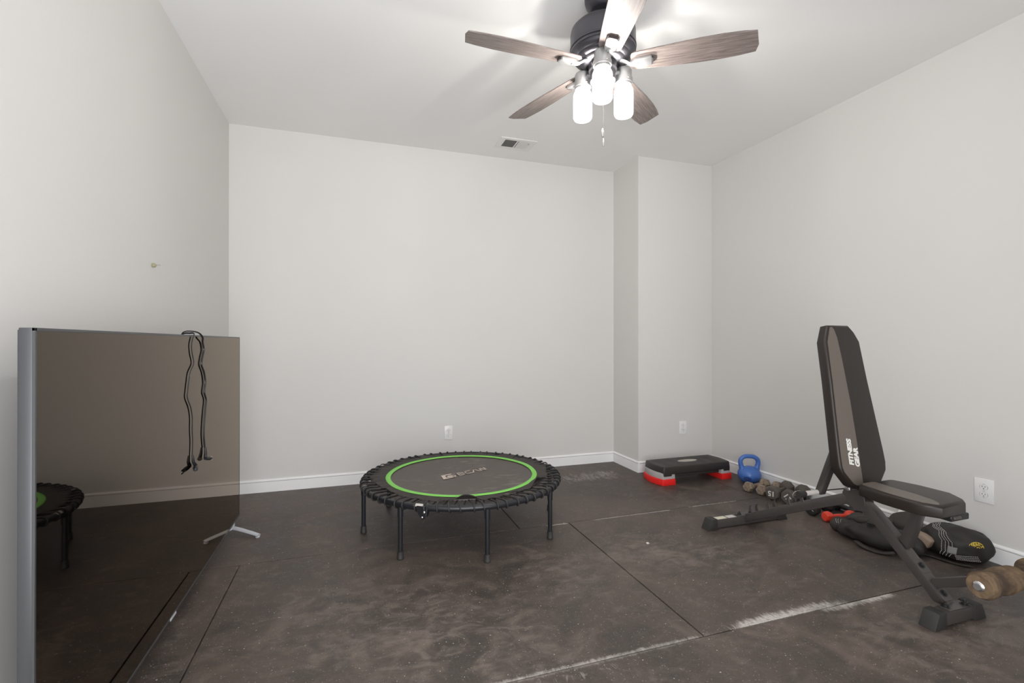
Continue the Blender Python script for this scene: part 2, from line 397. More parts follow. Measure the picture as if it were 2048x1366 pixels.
# power cord hung over its top edge
pc = thing('power_cord', 'black power cord doubled over the top edge of the television, both plugs hanging', 'cord', (tvx, 2.43, tz1))
fx = tvx + .0060
Lp = [(2.352, .645), (2.359, .701), (2.352, .755), (2.352, .808), (2.332, .853), (2.290, .897), (2.294, .925), (2.306, .960), (2.325, 1.0), (2.372, 1.036), (2.351, 1.077), (2.342, 1.115), (2.358, 1.141)]
Rp = [(2.497, 1.126), (2.515, 1.091), (2.492, 1.058), (2.480, 1.025), (2.518, .988), (2.538, .941), (2.523, .897), (2.552, .859), (2.538, .815), (2.523, .759), (2.516, .704), (2.531, .643)]
path = [(fx, y, z) for y, z in Lp] + [(tvx + .006, 2.375, tz1 + .006), (tvx - .012, 2.385, tz1 + .008), (tvx - .038, 2.375, tz1 + .002), (tvx - .044, 2.350, tz1 - .05), (tvx - .046, 2.362, tz1 - .075), (tvx - .044, 2.372, tz1 - .03), (tvx - .036, 2.375, tz1 + .010), (tvx - .012, 2.395, tz1 + .017), (tvx + .006, 2.440, tz1 + .010), (tvx + .013, 2.470, tz1 - .010)] + [(fx, y, z) for y, z in Rp]
b = BM(); tube(b, smooth_path(path, 6), .0040, 8, flat=.5, up=(1, 0, 0)); obj('cable', b, 'black', pc)
for (y, z), s in (((2.352, .640), -1), ((2.531, .638), 1)):
    b = BM(); tube(b, [(fx + .002, y, z + .006), (fx + .004, y, z - .02), (fx + .006, y - s * .004 + (.018 if s < 0 else -.006), z - .040)], .006, 10, rads=[.0040, .0060, .008])
    d = Vector((.25, s * 1.0, -.22)).normalized(); c0 = Vector((fx + .009, y + (.014 if s < 0 else -.002), z - .046))
    tube(b, [c0 - d * .012, c0 + d * .012, c0 + d * .03], .013, 12, rads=[.008, .0105, .009], flat=.8)
    pl = obj('plug', b, 'black', pc)
    b = BM()
    for k in (-1, 1): box(b, (-.0008, -.003, 0), (.0008, .003, .018), .0004, 1, mx=frame_mx(c0 + d * .029 + Vector((0, 0, k * .0065)), Vector((0, 0, 1)).cross(d), d.cross(Vector((0, 0, 1)).cross(d))) )
    obj('prongs', b, 'chrome', pl)

# ---------------------------------------------------------------- ceiling fan
FX, FY = 1.112, 2.0; BZ = 2.426
fan = thing('ceiling_fan', 'five blade ceiling fan with dark motor, weathered wood blades and three lit jar lights', 'ceiling fan', (FX, FY, H))
M['bronze'] = mat('dark_graphite_metal', (.085, .083, .094), .36, .7)
M['pewter'] = mat('brushed_pewter', (.42, .42, .42), .42, .8)
def blade_mat():
    m = mat('weathered_wood_blade', (.3, .24, .22), .45, spec=.4); t = NT(m)
    v = t.map((1.4, 26, 26)); g = t.noise(5, 5, .65, vec=v, dist=.5); g2 = t.noise(22, 3, .6, vec=t.map((.8, 20, 20)))
    c = t.mix(t.ramp(g, .32, .68), (.120, .096, .087, 1), (.25, .208, .192, 1))
    c = t.mix(t.math('MULTIPLY', t.ramp(g2, .5, .75), .4), c, (.36, .30, .275, 1)); t.base(c); t.bump(g2, .2, .001); return m
M['blade'] = blade_mat()
M['edge'] = mat('dark_blade_edge', (.04, .036, .036), .5)
def FL(b, name, m, par=fan, **k):
    b.transform(Matrix.Translation((FX, FY, 0))); return obj(name, b, m, par, **k)
b = BM(); lathe(b, [(.052, H - .062), (.060, H - .058), (.078, H - .035), (.084, H - .012), (.085, H)], 40); FL(b, 'canopy', 'bronze')
b = BM(); lathe(b, [(.016, 2.60), (.016, H - .055)], 20); lathe(b, [(.034, 2.612), (.036, 2.628), (.028, 2.646), (.017, 2.654)], 24); FL(b, 'downrod', 'bronze')
b = BM(); lathe(b, [(.02, 2.618), (.100, 2.614), (.132, 2.604), (.148, 2.588), (.1515, 2.570), (.1515, 2.515), (.151, 2.508), (.154, 2.505), (.154, 2.499), (.150, 2.496), (.152, 2.492), (.152, 2.484), (.148, 2.481), (.145, 2.474), (.136, 2.462), (.128, 2.459), (.124, 2.452), (.112, 2.446), (.104, 2.445), (.098, 2.438), (.080, 2.434), (.05, 2.433)], 56); mo = FL(b, 'motor_housing', 'bronze')
b = BM()
for i in range(15):
    a = R(24 * i + 6); box(b, (.121, -.013, -.004), (.140, .013, .004), .002, 1, mx=Matrix.Rotation(a, 4, 'Z') @ MX((.0025, 0, 2.4635), (0, R(-40), 0)) )
b.transform(Matrix.Translation((FX, FY, 0))); obj('vent_slots', b, 'slot', mo)
b = BM(); lathe(b, [(.062, 2.445), (.066, 2.430), (.066, 2.402), (.060, 2.396), (.058, 2.375), (.061, 2.368), (.058, 2.352), (.040, 2.342), (.015, 2.338), (0, 2.337)], 40); FL(b, 'light_fitter', 'bronze')
# blades: local +x along the blade
def blade_outline():
    top = [(.128, .034), (.133, .046), (.150, .052), (.24, .059), (.32, .064), (.42, .070), (.52, .0705), (.60, .066), (.662, .058)]
    bot = [(.668, .020), (.650, -.058)] + [(x, -y) for x, y in top[::-1][1:]]
    return top + bot
def bldmat(): return Matrix.Rotation(R(-12), 4, 'X')
b0 = bmesh.new(); prism(b0, blade_outline(), .006, .0012, 1, frame='XY', at=-.003); b0.transform(bldmat())
me_blade = bpy.data.meshes.new('blade'); b0.to_mesh(me_blade); b0.free(); me_blade.materials.append(M['blade'])
b0 = bmesh.new()
# blade iron: curved arm dropping from the hub, widening to a clasp under the blade
tube(b0, smooth_path([(.075, 0, .016), (.105, 0, .002), (.125, 0, -.012), (.142, 0, -.017), (.160, 0, -.015)], 4), .014, 12, rads=None, flat=.45)
sub = bmesh.new()
prism(sub, [(.128, -.010), (.138, -.014), (.150, -.025), (.216, -.028), (.223, -.022), (.223, .022), (.216, .028), (.150, .025), (.138, .014), (.128, .010)], .014, .003, 2, frame='XY', at=-.0175); sub.transform(bldmat())
merge(b0, sub)
me_iron = bpy.data.meshes.new('blade_iron'); b0.to_mesh(me_iron); b0.free(); me_iron.materials.append(M['pewter']); me_iron.shade_smooth(); me_iron.set_sharp_from_angle(angle=R(35))
b0 = bmesh.new(); prism(b0, [(.2232, -.020), (.2232, .020), (.2280, .016), (.2280, -.016)], .012, frame='XY', at=-.0165); b0.transform(bldmat())
me_slot = bpy.data.meshes.new('clasp_end'); b0.to_mesh(me_slot); b0.free(); me_slot.materials.append(M['edge'])
for k in range(5):
    a = R(-35 + 72 * k)
    bl = bpy.data.objects.new('blade', me_blade); C.objects.link(bl); bl.parent = fan; bl.location = (0, 0, BZ - H); bl.rotation_euler = (0, 0, a)
    ir = bpy.data.objects.new('blade_iron', me_iron); C.objects.link(ir); ir.parent = fan; ir.location = (0, 0, BZ - H); ir.rotation_euler = (0, 0, a)
    sl = bpy.data.objects.new('clasp_end', me_slot); C.objects.link(sl); sl.parent = ir
# lights: three frosted jars hanging from metal collars
M['bulb'] = mat('lit_bulb', (.9, .9, .88), .3, Emission_Color=(1, .960, .914, 1), Emission_Strength=BULB)
jm_ = bpy.data.materials.new('glowing_jar_glass'); jm_.use_nodes = True; nt_ = jm_.node_tree; nt_.nodes.clear()
o_ = nt_.nodes.new('ShaderNodeOutputMaterial'); mx_ = nt_.nodes.new('ShaderNodeMixShader'); tr_ = nt_.nodes.new('ShaderNodeBsdfTransparent'); em_ = nt_.nodes.new('ShaderNodeEmission')
em_.inputs[0].default_value = (1, .975, .94, 1); em_.inputs[1].default_value = JAR; mx_.inputs[0].default_value = .4
nt_.links.new(tr_.outputs[0], mx_.inputs[1]); nt_.links.new(em_.outputs[0], mx_.inputs[2]); nt_.links.new(mx_.outputs[0], o_.inputs[0]); M['jar'] = jm_
for a in (0, 120, 240):
    t0 = Vector((FX, FY, 0)); d = Vector((math.cos(R(a)), math.sin(R(a)), 0)); c = t0 + d * .112
    b = BM(); lathe(b, [(.012, 2.432), (.034, 2.428), (.038, 2.420), (.038, 2.385), (.041, 2.383), (.041, 2.362), (.036, 2.358), (.036, 2.352), (.002, 2.352)], 32, Matrix.Translation(c)); 
    tube(b, [t0 + d * .045 + Vector((0, 0, 2.398)), t0 + d * .085 + Vector((0, 0, 2.405)), c + Vector((0, 0, 2.41))], .019, 12, flat=.7)
    sk = obj('lamp_socket', b, 'pewter', fan)
    for q_ in range(3):
        b = BM()
        e = Vector((math.cos(R(a + 30 + 120 * q_)), math.sin(R(a + 30 + 120 * q_)), 0)); lathe(b, [(.0035, 0), (.0045, .003), (.003, .006), (0, .0065)], 8, frame_mx(c + e * .040 + Vector((0, 0, 2.373)), Vector((0, 0, 1)), e.cross(Vector((0, 0, 1))))); obj('thumb_screw', b, 'chrome', sk)
    b = BM(); lathe(b, [(.0, 2.2035), (.030, 2.2030), (.040, 2.2065), (.0445, 2.214), (.0455, 2.224), (.0455, 2.315), (.0440, 2.328), (.039, 2.339), (.0335, 2.345), (.0335, 2.356)], 40, Matrix.Translation(c))
    q = obj('jar_shade', b, 'jar', fan); q['label'] = 'glowing white jar shaped shade'
    b = BM(); lathe(b, [(0, 2.268), (.009, 2.270), (.0135, 2.276), (.0152, 2.284), (.0135, 2.293), (.0090, 2.300), (.0, 2.303)], 20, Matrix.Translation(c)); obj('bulb', b, 'bulb', q)
for dx, dy, zb, w in ((-.012, -.02, 2.100, .0062), (.010, .012, 2.070, .005)):
    b = BM(); x, y = FX + dx, FY + dy
    tube(b, [(x, y, 2.345), (x, y, zb + .02)], .0011, 6)
    obj('pull_chain', b, 'chrome', fan)
    b = BM(); lathe(b, [(0, zb - .018), (w * .7, zb - .017), (w, zb - .008), (w, zb + .008), (w * .5, zb + .018), (.001, zb + .022)], 14, MX((x, y, 0))); obj('chain_fob', b, 'pewter', fan)

# ---------------------------------------------------------------- trampoline
TX, TY, TR, TZ = .652, 2.965, .595, .284
tr = thing('mini_trampoline', 'round black mini trampoline with a green ring, bungee cords and eight legs', 'trampoline', (TX, TY, 0))
pol = lambda r, a, z: (TX + r * math.cos(a), TY + r * math.sin(a), z)
b = BM(); tube(b, [pol(TR, 2 * math.pi * i / 96, TZ) for i in range(96)], .0165, 14, closed=True); obj('frame_ring', b, 'blackmetal', tr)
for k in range(8):
    a = R(45 * k); x, y, _ = pol(TR, a, 0)
    b = BM(); lathe(b, [(.0125, .012), (.0125, TZ - .012)], 20, MX((x, y, 0))); lathe(b, [(.0150, TZ - .062), (.0150, TZ - .010)], 20, MX((x, y, 0)))
    lg = obj('leg', b, 'blackmetal', tr)
    b = BM(); lathe(b, [(0, 0), (.0165, 0), (.0185, .003), (.0185, .010), (.0165, .013), (.0165, .030), (.0150, .040), (.0130, .041)], 22, MX((x, y, 0))); obj('rubber_foot', b, 'rubber', lg)
def mat_cloth():
    m = mat('black_jumping_mat', (.08, .068, .060), .5, spec=.45); t = NT(m)
    f = t.noise(7, 5, .6, vec=t.map((1, 2.2, 1), (0, 0, R(20))), dist=1.6); big = t.noise(3.2, 2)
    c = t.mix(t.math('MULTIPLY', t.math('MULTIPLY', t.ramp(f, .48, .74), t.ramp(big, .40, .60)), .7), (.095, .078, .068, 1), (.27, .235, .21, 1)); t.base(c)
    t.bump(t.noise(900, 1), .2, .0004); return m
M['mat'] = mat_cloth()
MZ = .300
ring_pts = lambda r, n=96: [(r * math.cos(2 * math.pi * i / n), r * math.sin(2 * math.pi * i / n)) for i in range(n)]
b = BM(); lathe(b, [(0, MZ - .012), (.25, MZ - .010), (.44, MZ - .003), (.492, MZ - .004), (.494, MZ - .010), (.25, MZ - .016), (0, MZ - .017)], 96, MX((TX, TY, 0))); jm = obj('jumping_mat', b, 'mat', tr)
def mzr(r): return MZ - .003 - .0075 * max(0, (.44 - r) / .44) ** .8 + .0
# loose fabric skirt beyond the green band, folded up here and there
def skirt_r(a):
    d = math.degrees(a) % 360
    r = .568 + .007 * math.sin(3 * a + .5) + .006 * math.sin(11 * a)
    def g(c, w): 
        e = (d - c + 180) % 360 - 180; return math.exp(-(e / w) ** 2)
    return r - .038 * g(205, 28) - .060 * g(255, 26) - .055 * g(290, 14) - .050 * g(318, 20) - .02 * g(345, 12), .034 * g(261, 5.5) + .030 * g(318, 11) + .015 * g(203, 7)
b = BM(); N = 240; NR = 7; rg = []
for i in range(N):
    a = 2 * math.pi * i / N; ro, lift = skirt_r(a); row = []
    for j in range(NR):
        f = j / (NR - 1); r = .452 + (ro - .452) * f
        z = MZ + .001 + lift * f ** 2 + .0035 * math.sin(17 * a + 2 * f) * f + .003 * math.sin(41 * a) * f * f - .004 * f * (1 - lift * 20)
        row.append(b.verts.new(pol(r, a, z)))
    rg.append(row)
for i in range(N):
    for j in range(NR - 1): b.faces.new((rg[i][j], rg[i][j + 1], rg[(i + 1) % N][j + 1], rg[(i + 1) % N][j]))
sk = obj('fabric_skirt', b, mat('black_woven_fabric', (.045, .038, .034), .75), tr, smooth=60)
sm = sk.modifiers.new('s', 'SOLIDIFY'); sm.thickness = .0022; sm.offset = 0
# green band
gc = mat('lime_green_webbing', (.23, .66, .11), .55); M['green'] = gc
b = BM(); rg = []
for i in range(160):
    a = 2 * math.pi * i / 160; w = .002 * math.sin(9 * a)
    rg.append([b.verts.new(pol(r + w * .4, a, z)) for r, z in ((.438, MZ + .0015), (.440, MZ + .0042), (.466, MZ + .0050), (.4685, MZ + .0025))])
for i in range(160):
    for j in range(3): b.faces.new((rg[i][j], rg[i][j + 1], rg[(i + 1) % 160][j + 1], rg[(i + 1) % 160][j]))
    b.faces.new((rg[i][3], rg[i][0], rg[(i + 1) % 160][0], rg[(i + 1) % 160][3]))
q = obj('green_band', b, 'green', tr, smooth=60); q['label'] = 'bright green stitched ring'
# lettering
M['print'] = mat('beige_print', (.62, .53, .46), .6)
ux = Vector((.283, .117, 0)).normalized(); uy = Vector((-ux.y, ux.x, 0)); o0 = Vector((.520, 2.893, MZ + .0008 - .0085))
def poly2(bm_, pts, origin, ax, ay, thick=.0008):
    m = frame_mx(origin, ax, ay); prism(bm_, pts, thick, mx=m)
b = BM()
# slanted block mark
for P in ([(0, 0), (.030, .075), (.105, .075), (.098, .060), (.050, .060), (.030, .012), (.088, .012), (.082, 0)], [(.036, .022), (.066, .048), (.088, .042), (.100, .042), (.086, .006), (.078, .006), (.066, .018)], [(.070, .030), (.106, .030), (.100, .012), (.090, .000), (.082, .000), (.085, .018)]):
    poly2(b, [(x, y * 1.05) for x, y in P], o0, ux, uy)
def stroke(bm_, pts, w, origin, ax, ay, sh=.25):
    for (x0, y0), (x1, y1) in zip(pts, pts[1:]):
        d = Vector((x1 - x0, y1 - y0)); L = d.length; d /= L; n = Vector((-d.y, d.x)) * w / 2; e = d * w * .45
        P = [(x0 - e.x - n.x, y0 - e.y - n.y), (x1 + e.x - n.x, y1 + e.y - n.y), (x1 + e.x + n.x, y1 + e.y + n.y), (x0 - e.x + n.x, y0 - e.y + n.y)]
        poly2(bm_, [(x + sh * y, y) for x, y in P], origin, ax, ay)
lh = .050; o1 = o0 + uy * .012
stroke(b, [(.125, 0), (.125, lh), (.160, lh), (.166, lh * .8), (.160, lh * .55), (.127, lh * .5)], .0085, o1, ux, uy); stroke(b, [(.160, lh * .5), (.168, lh * .25), (.162, 0), (.125, 0)], .0085, o1, ux, uy)
stroke(b, [(.222, lh), (.190, lh), (.183, lh * .75), (.183, lh * .25), (.190, 0), (.224, 0)], .0085, o1, ux, uy)
stroke(b, [(.234, 0), (.256, lh), (.263, lh), (.284, 0)], .0085, o1, ux, uy)
stroke(b, [(.298, 0), (.298, lh), (.305, lh), (.330, 0), (.337, 0), (.337, lh)], .0085, o1, ux, uy)
q = obj('lettering', b, 'print', jm, smooth=0); q['label'] = 'beige printed brand lettering and mark'
# bungee cord wound round the ring
b = BM(); path = []; W = 62
for i in range(W):
    a = 2 * math.pi * i / W + .010 * math.sin(i * 2.7); da = 2 * math.pi / W; j = .006 * math.sin(i * 1.9)
    path += [pol(.487, a - .10 * da, MZ - .010), pol(.53 + j, a + .02 * da, MZ - .004), pol(TR - .010, a + .16 * da, TZ + .0195), pol(TR + .012, a + .22 * da, TZ + .016), pol(TR + .0205, a + .26 * da, TZ), pol(TR + .010, a + .30 * da, TZ - .0185), pol(TR - .012, a + .36 * da, TZ - .017), pol(TR - .023, a + .42 * da, TZ), pol(.53 + j, a + .62 * da, MZ - .014), pol(.487, a + .78 * da, MZ - .012)]
tube(b, smooth_path(path, 2, True), .0042, 6, closed=True); obj('bungee_cord', b, 'rubber', tr, smooth=60)
b = BM(); box(b, (-.009, -.006, -.0018), (.009, .006, .0018), .001, 1); lp = obj('mat_loop', b, 'black', jm, local=True)
for i in range(W):
    a = 2 * math.pi * (i + .35) / W; q = lp if i == 0 else lp.copy()
    if i: C.objects.link(q)
    q.location = (.488 * math.cos(a), .488 * math.sin(a), MZ - .010); q.rotation_euler = (0, 0, a)
# folding hinge with bolt and split pin
a = R(238.5); hx, hy, _ = pol(TR, a, 0); tn = Vector((-math.sin(a), math.cos(a), 0)); rd = Vector((math.cos(a), math.sin(a), 0))
b = BM(); m_ = frame_mx(Vector((hx, hy, TZ)) + rd * .0165, tn, Vector((0, 0, 1)))
prism(b, [(-.033, .012), (-.033, -.012), (-.008, -.052), (.006, -.056), (.018, -.045), (.026, -.014), (.026, .012)], .003, .0008, 1, mx=m_)
prism(b, [(-.033, .012), (-.033, -.012), (-.008, -.052), (.006, -.056), (.018, -.045), (.026, -.014), (.026, .012)], .003, .0008, 1, mx=Matrix.Translation(-rd * .036) @ m_)
hg = obj('hinge', b, 'blackmetal', tr)
b = BM()
for u, v, r in ((-.002, -.044, .006), (.008, -.018, .0075)): lathe(b, [(r, 0), (r, .003), (r * .6, .005), (0, .0055)], 14, m_ @ MX((u, v, .003)))
obj('bolts', b, 'chrome', hg)
b = BM(); tube(b, [m_ @ Vector(p) for p in smooth_path([(.022, .026, .006), (.026, .034, .006), (.030, .026, .006), (.026, .004, .008), (.022, -.03, .008), (.014, -.058, .007), (.008, -.068, .006)], 4)], .0014, 6); obj('split_pin', b, 'chrome', hg)
for a0, a1 in ((-126.5, -121.0), (184, 187.5), (5.5, 10.0), (141, 145)):
    b = BM(); rows_ = []
    for i in range(7):
        a = R(a0 + (a1 - a0) * i / 6); rows_.append([b.verts.new(pol(TR + .0172 * math.cos(R(t_)), a, TZ + .0172 * math.sin(R(t_)))) for t_ in (25, 50, 75, 100, 125)])
    for i in range(6):
        for j in range(4): b.faces.new((rows_[i][j], rows_[i + 1][j], rows_[i + 1][j + 1], rows_[i][j + 1]))
    bmesh.ops.recalc_face_normals(b, faces=b.faces)
    q = obj('sticker', b, 'foil', tr, smooth=60); q['label'] = 'small silver sticker on the ring'

# ---------------------------------------------------------------- aerobic step
st = thing('step_platform', 'black aerobic step with grey and red end risers in the back right corner', 'exercise step', (2.63, 3.315, 0))
def step_mat():
    m = mat('black_grooved_plastic', (.040, .035, .031), .5); t = NT(m)
    w = t.n('ShaderNodeTexWave'); w.bands_direction = 'X'; w.inputs['Scale'].default_value = 14; w.inputs['Distortion'].default_value = 0
    t.t.links.new(t.map((1, .35, 1)), w.inputs['Vector']); t.bump(w.outputs[1], .8, .002)
    t.base(t.mix(t.ramp(t.noise(6, 4), .4, .7), (.034, .030, .027, 1), (.060, .053, .047, 1))); return m
M['step'] = step_mat(); M['stepp'] = mat('black_satin_plastic', (.032, .028, .025), .42)
def step_outline(x0, x1, y0, y1, bulge, n=8):
    """rectangle in plan with bowed short ends"""
    P = []
    for i in range(n + 1): f = i / n; P.append((x1 + bulge * math.sin(math.pi * f), y0 + (y1 - y0) * f))
    for i in range(n + 1): f = i / n; P.append((x0 - bulge * math.sin(math.pi * f), y1 + (y0 - y1) * f))
    return P
b = BM(); prism(b, step_outline(2.308, 2.956, 3.188, 3.447, .020), .064, .009, 3, at=.081, taper=.978)
prism(b, step_outline(2.415, 2.85, 3.198, 3.437, 0, 1), .03, .004, 1, at=.058); obj('deck', b, 'stepp', st)
b = BM()
for i in range(-15, 16):
    x = 2.632 + i * .0188
    if abs(i) < 4: 
        for y0, y1 in ((3.205, 3.270), (3.365, 3.430)): box(b, (x - .003, y0, .1445), (x + .003, y1, .1462), .0008, 1)
    else: box(b, (x - .003, 3.205, .1445), (x + .003, 3.430, .1462), .0008, 1)
obj('tread_ribs', b, 'step', st)
b = BM(); prism(b, [(2.632 + .092 * math.cos(2 * math.pi * i / 40), 3.318 + .032 * math.sin(2 * math.pi * i / 40)) for i in range(40)], .0022, .0006, 1, at=.1445)
q = obj('oval_badge', b, mat('cream_badge', (.50, .45, .39), .5), st); q['label'] = 'cream oval badge on the deck'
M['sgrey'] = mat('light_grey_plastic', (.42, .41, .40), .45); M['sred'] = mat('red_plastic', (.80, .018, .016), .4)
def end_out(side, ins=0.):
    # one end block in plan: bowed outer side, straight inner side
    n = 8; P = []
    if side < 0:
        for i in range(n + 1): f = i / n; P.append((2.302 - ins - .026 * math.sin(math.pi * f), 3.448 + ins - (.262 + 2 * ins) * f))
        P += [(2.418, 3.186 - ins), (2.418, 3.448 + ins)]
    else:
        for i in range(n + 1): f = i / n; P.append((2.961 + ins + .026 * math.sin(math.pi * f), 3.186 - ins + (.262 + 2 * ins) * f))
        P += [(2.868, 3.448 + ins), (2.868, 3.186 - ins)]
    return P
for s in (-1, 1):
    b = BM(); prism(b, end_out(s, -.005), .049, .004, 2, at=.046, taper=.975)
    for y in (3.20, 3.40):
        pass
    q = obj('riser', b, 'sgrey', st); q['label'] = 'light grey riser'
    b = BM(); prism(b, end_out(s, .004), .048, .004, 2, at=0, taper=.985); q = obj('riser', b, 'sred', st); q['label'] = 'bright red bottom riser'
    # deck corner lips that hook over the risers
    xs = (2.3085, 2.390) if s < 0 else (2.888, 2.9555)
    for y0, y1 in ((3.1885, 3.245), (3.390, 3.4465)):
        b = BM(); box(b, (xs[0], y0, .066), (xs[1], y1, .105), .010, 3); obj('corner_lip', b, 'stepp', st)

# ---------------------------------------------------------------- kettlebell
KX, KY = 3.012, 3.046
kb = thing('kettlebell', 'blue kettlebell standing by the right wall next to the dumbbells', 'kettlebell', (KX, KY, 0), R(-30))
M['blue'] = mat('blue_vinyl', (.065, .165, .50), .30, spec=.5)
b = BM(); prof = []
for i in range(17):
    a = R(-62 + (90 + 62) * i / 16); prof.append((max(.0, .0875 * math.cos(a)), .068 + .0895 * math.sin(a) * (.76 if a > 0 else .80)))
prof[-1] = (0, prof[-1][1]); prof = [(0, 0), (.044, 0)] + prof[0:]
prof[2] = (.050, .004)
lathe(b, prof, 44)
hp = [(-.050, .092), (-.053, .118), (-.061, .146), (-.066, .172), (-.059, .198), (-.032, .216), (.0, .2185), (.032, .216), (.059, .198), (.066, .172), (.061, .146), (.053, .118), (.050, .092)]
rr = [.034, .0235, .0190, .0178, .0172, .0168, .0166, .0168, .0172, .0178, .0190, .0235, .034]
hpts = smooth_path([(x, 0, z - .006) for x, z in hp], 4); rads = []
for i in range(len(hpts)): f = i / (len(hpts) - 1) * 12; k = min(int(f), 11); rads.append(rr[k] + (rr[k + 1] - rr[k]) * (f - k))
tube(b, hpts, .018, 20, rads=rads)
kbo = obj('body', b, 'blue', kb, local=True)
rm = kbo.modifiers.new('r', 'REMESH'); rm.mode = 'VOXEL'; rm.voxel_size = .0034; rm.use_smooth_shade = True
s_ = kbo.modifiers.new('s', 'SMOOTH'); s_.factor = .6; s_.iterations = 7
# oval emblem on the belly, facing the room
def on_ball(u, v, r=.0905, lift=.0008):
    """point on the belly; u sideways and v up, in metres of arc"""
    a = u / r; e = v / r; return Vector(((r + lift) * math.sin(a) * math.cos(e), -(r + lift) * math.cos(a) * math.cos(e), .068 + (r + lift) * .80 * math.sin(e)))
def decal(shape_pts, name, m, par, cx, cy, lift, rot=0.):
    g = BM(); c = g.verts.new(on_ball(cx, cy, lift=lift + .0004)); rings = []
    for k in (.5, 1.):
        rings.append([g.verts.new(on_ball(cx + (x * math.cos(rot) - y * math.sin(rot)) * k, cy + (x * math.sin(rot) + y * math.cos(rot)) * k, lift=lift)) for x, y in shape_pts])
    n = len(shape_pts)
    for i in range(n):
        g.faces.new((c, rings[0][i], rings[0][(i + 1) % n])); g.faces.new((rings[0][i], rings[1][i], rings[1][(i + 1) % n], rings[0][(i + 1) % n]))
    bmesh.ops.recalc_face_normals(g, faces=g.faces); return obj(name, g, m, par, local=True, smooth=80)
ov = [(.028 * math.cos(2 * math.pi * i / 32), .018 * math.sin(2 * math.pi * i / 32)) for i in range(32)]
em = decal(ov, 'emblem', mat('navy_print', (.02, .05, .22), .4), kb, -.036, -.020, .0012); em['label'] = 'dark blue oval emblem with worn white print'
g = text_bm('- --- -', .0160, .0001, .0010)
for v in g.verts: v.co = on_ball(-.036 + v.co.x, -.019 + v.co.y, lift=.0030)
obj('print', g, mat('worn_white_print', (.55, .60, .72), .5), em, local=True, smooth=0)
g = text_bm('--', .016, .0001, .0010)
for v in g.verts: v.co = on_ball(-.036 + v.co.x, -.047 + v.co.y, lift=.0030)
obj('print', g, bpy.data.materials['worn_white_print'], em, local=True, smooth=0)

# ---------------------------------------------------------------- dumbbells
def hexd(label):
    t = thing('hex_dumbbell', label, 'dumbbell', (0, 0, 0), 0, 'rusty hexagonal dumbbells')
    for s in (-1, 1):
        b = BM(); r0, r1 = .031, .0385
        pts = lambda r: [(r * math.cos(R(60 * i)), r * math.sin(R(60 * i))) for i in range(6)]
        m = MX((0, 0, 0), (0, R(90 * s), 0))
        lathe(b, [(0, .060), (r1 * .60, .062), (r1 * .84, .066), (r1, .078), (r1, .104), (r1 * .86, .116), (r1 * .5, .117), (0, .117)], 6, m @ Matrix.Rotation(R(30), 4, 'Z'))
        obj('head', b, 'rust', t, local=True, smooth=20)
    b = BM(); tube(b, [(-.062, 0, 0), (-.03, 0, 0), (0, 0, 0), (.03, 0, 0), (.062, 0, 0)], .014, 14, rads=[.0125, .0145, .0155, .0145, .0125]); obj('handle', b, 'rust', t, local=True)
    return t
def rust_mat():
    m = mat('worn_brown_iron', (.2, .15, .11), .6, spec=.4); t = NT(m)
    f = t.noise(30, 5, .7); t.base(t.mix(t.ramp(f, .35, .65), (.15, .112, .082, 1), (.36, .285, .215, 1))); t.bump(f, .3, .001); return m
M['rust'] = rust_mat()
hz = .0385 * math.cos(R(30)) 
ha = hexd(''); place(ha, (2.925, 2.884, .0345), (0, 0, R(8)), 'brown rusty hex dumbbell lying nearest the blue kettlebell')
hb = copy_tree(ha); place(hb, (2.955, 2.796, .0345), (0, 0, R(11)), 'brown rusty hex dumbbell between its twin and the grey 15 dumbbells')

def vinyl(label, m, txt=None, R0=.052, L=.128, hw=.030, rot=0., tsize=.045, name='vinyl_dumbbell', group=None, hr=.015, tcol='tprint', seg=8):
    t = thing(name, label, 'dumbbell', (0, 0, 0), 0, group)
    for s in (-1, 1):
        b = BM(); m_ = MX((0, 0, 0), (0, R(90 * s), 0)) @ Matrix.Rotation(R(180 / seg), 4, 'Z')
        c = bmesh.new(); lathe(c, [(0, L - 2 * hw - .006), (R0 * .35, L - 2 * hw - .006), (R0 * .80, L - 2 * hw + .004), (R0, L - hw * 1.35), (R0, L - hw * .5), (R0 * .86, L), (R0 * .4, L + .001), (0, L + .001)], seg)
        bmesh.ops.bevel(c, geom=[e for e in c.edges], offset=R0 * .14, segments=3, affect='EDGES', profile=.6, clamp_overlap=True)
        c.transform(m_); merge(b, c)
        hd = obj('head', b, m, t, local=True, smooth=45)
        if txt and s < 0:
            g = text_bm(txt, tsize, .0012, tsize * .022)
            # faces -x, upright reading turned by rot
            g.transform(frame_mx((-L - .0022, 0, 0), (0, -1, 0), (0, 0, 1)) @ Matrix.Rotation(rot, 4, 'Z')); q = obj('number', g, tcol, hd, local=True, smooth=0); q['label'] = 'white number 15' if txt == '15' else 'small white print'
    b = BM(); k = L - 2 * hw; tube(b, [(-k, 0, 0), (-k * .5, 0, 0), (0, 0, 0), (k * .5, 0, 0), (k, 0, 0)], hr, 14, rads=[hr * .95, hr, hr * 1.08, hr, hr * .95]); obj('handle', b, m, t, local=True)
    return t
M['tprint'] = mat('white_print', (.70, .69, .67), .5)
M['vgrey'] = mat('dusty_charcoal_neoprene', (.095, .080, .068), .6)
M['vblack'] = mat('black_neoprene', (.020, .019, .018), .5)
M['vred'] = mat('red_vinyl', (.80, .060, .030), .38)
z15 = .052 * math.cos(R(22.5))
v1 = vinyl('charcoal neoprene dumbbell with an upside down white 15, beside the brown hex pair', 'vgrey', '15', rot=R(180), group='charcoal dumbbells marked 15', tsize=.050); v1.location = (2.944, 2.690, z15 + .003); v1.rotation_euler = (0, 0, R(17))
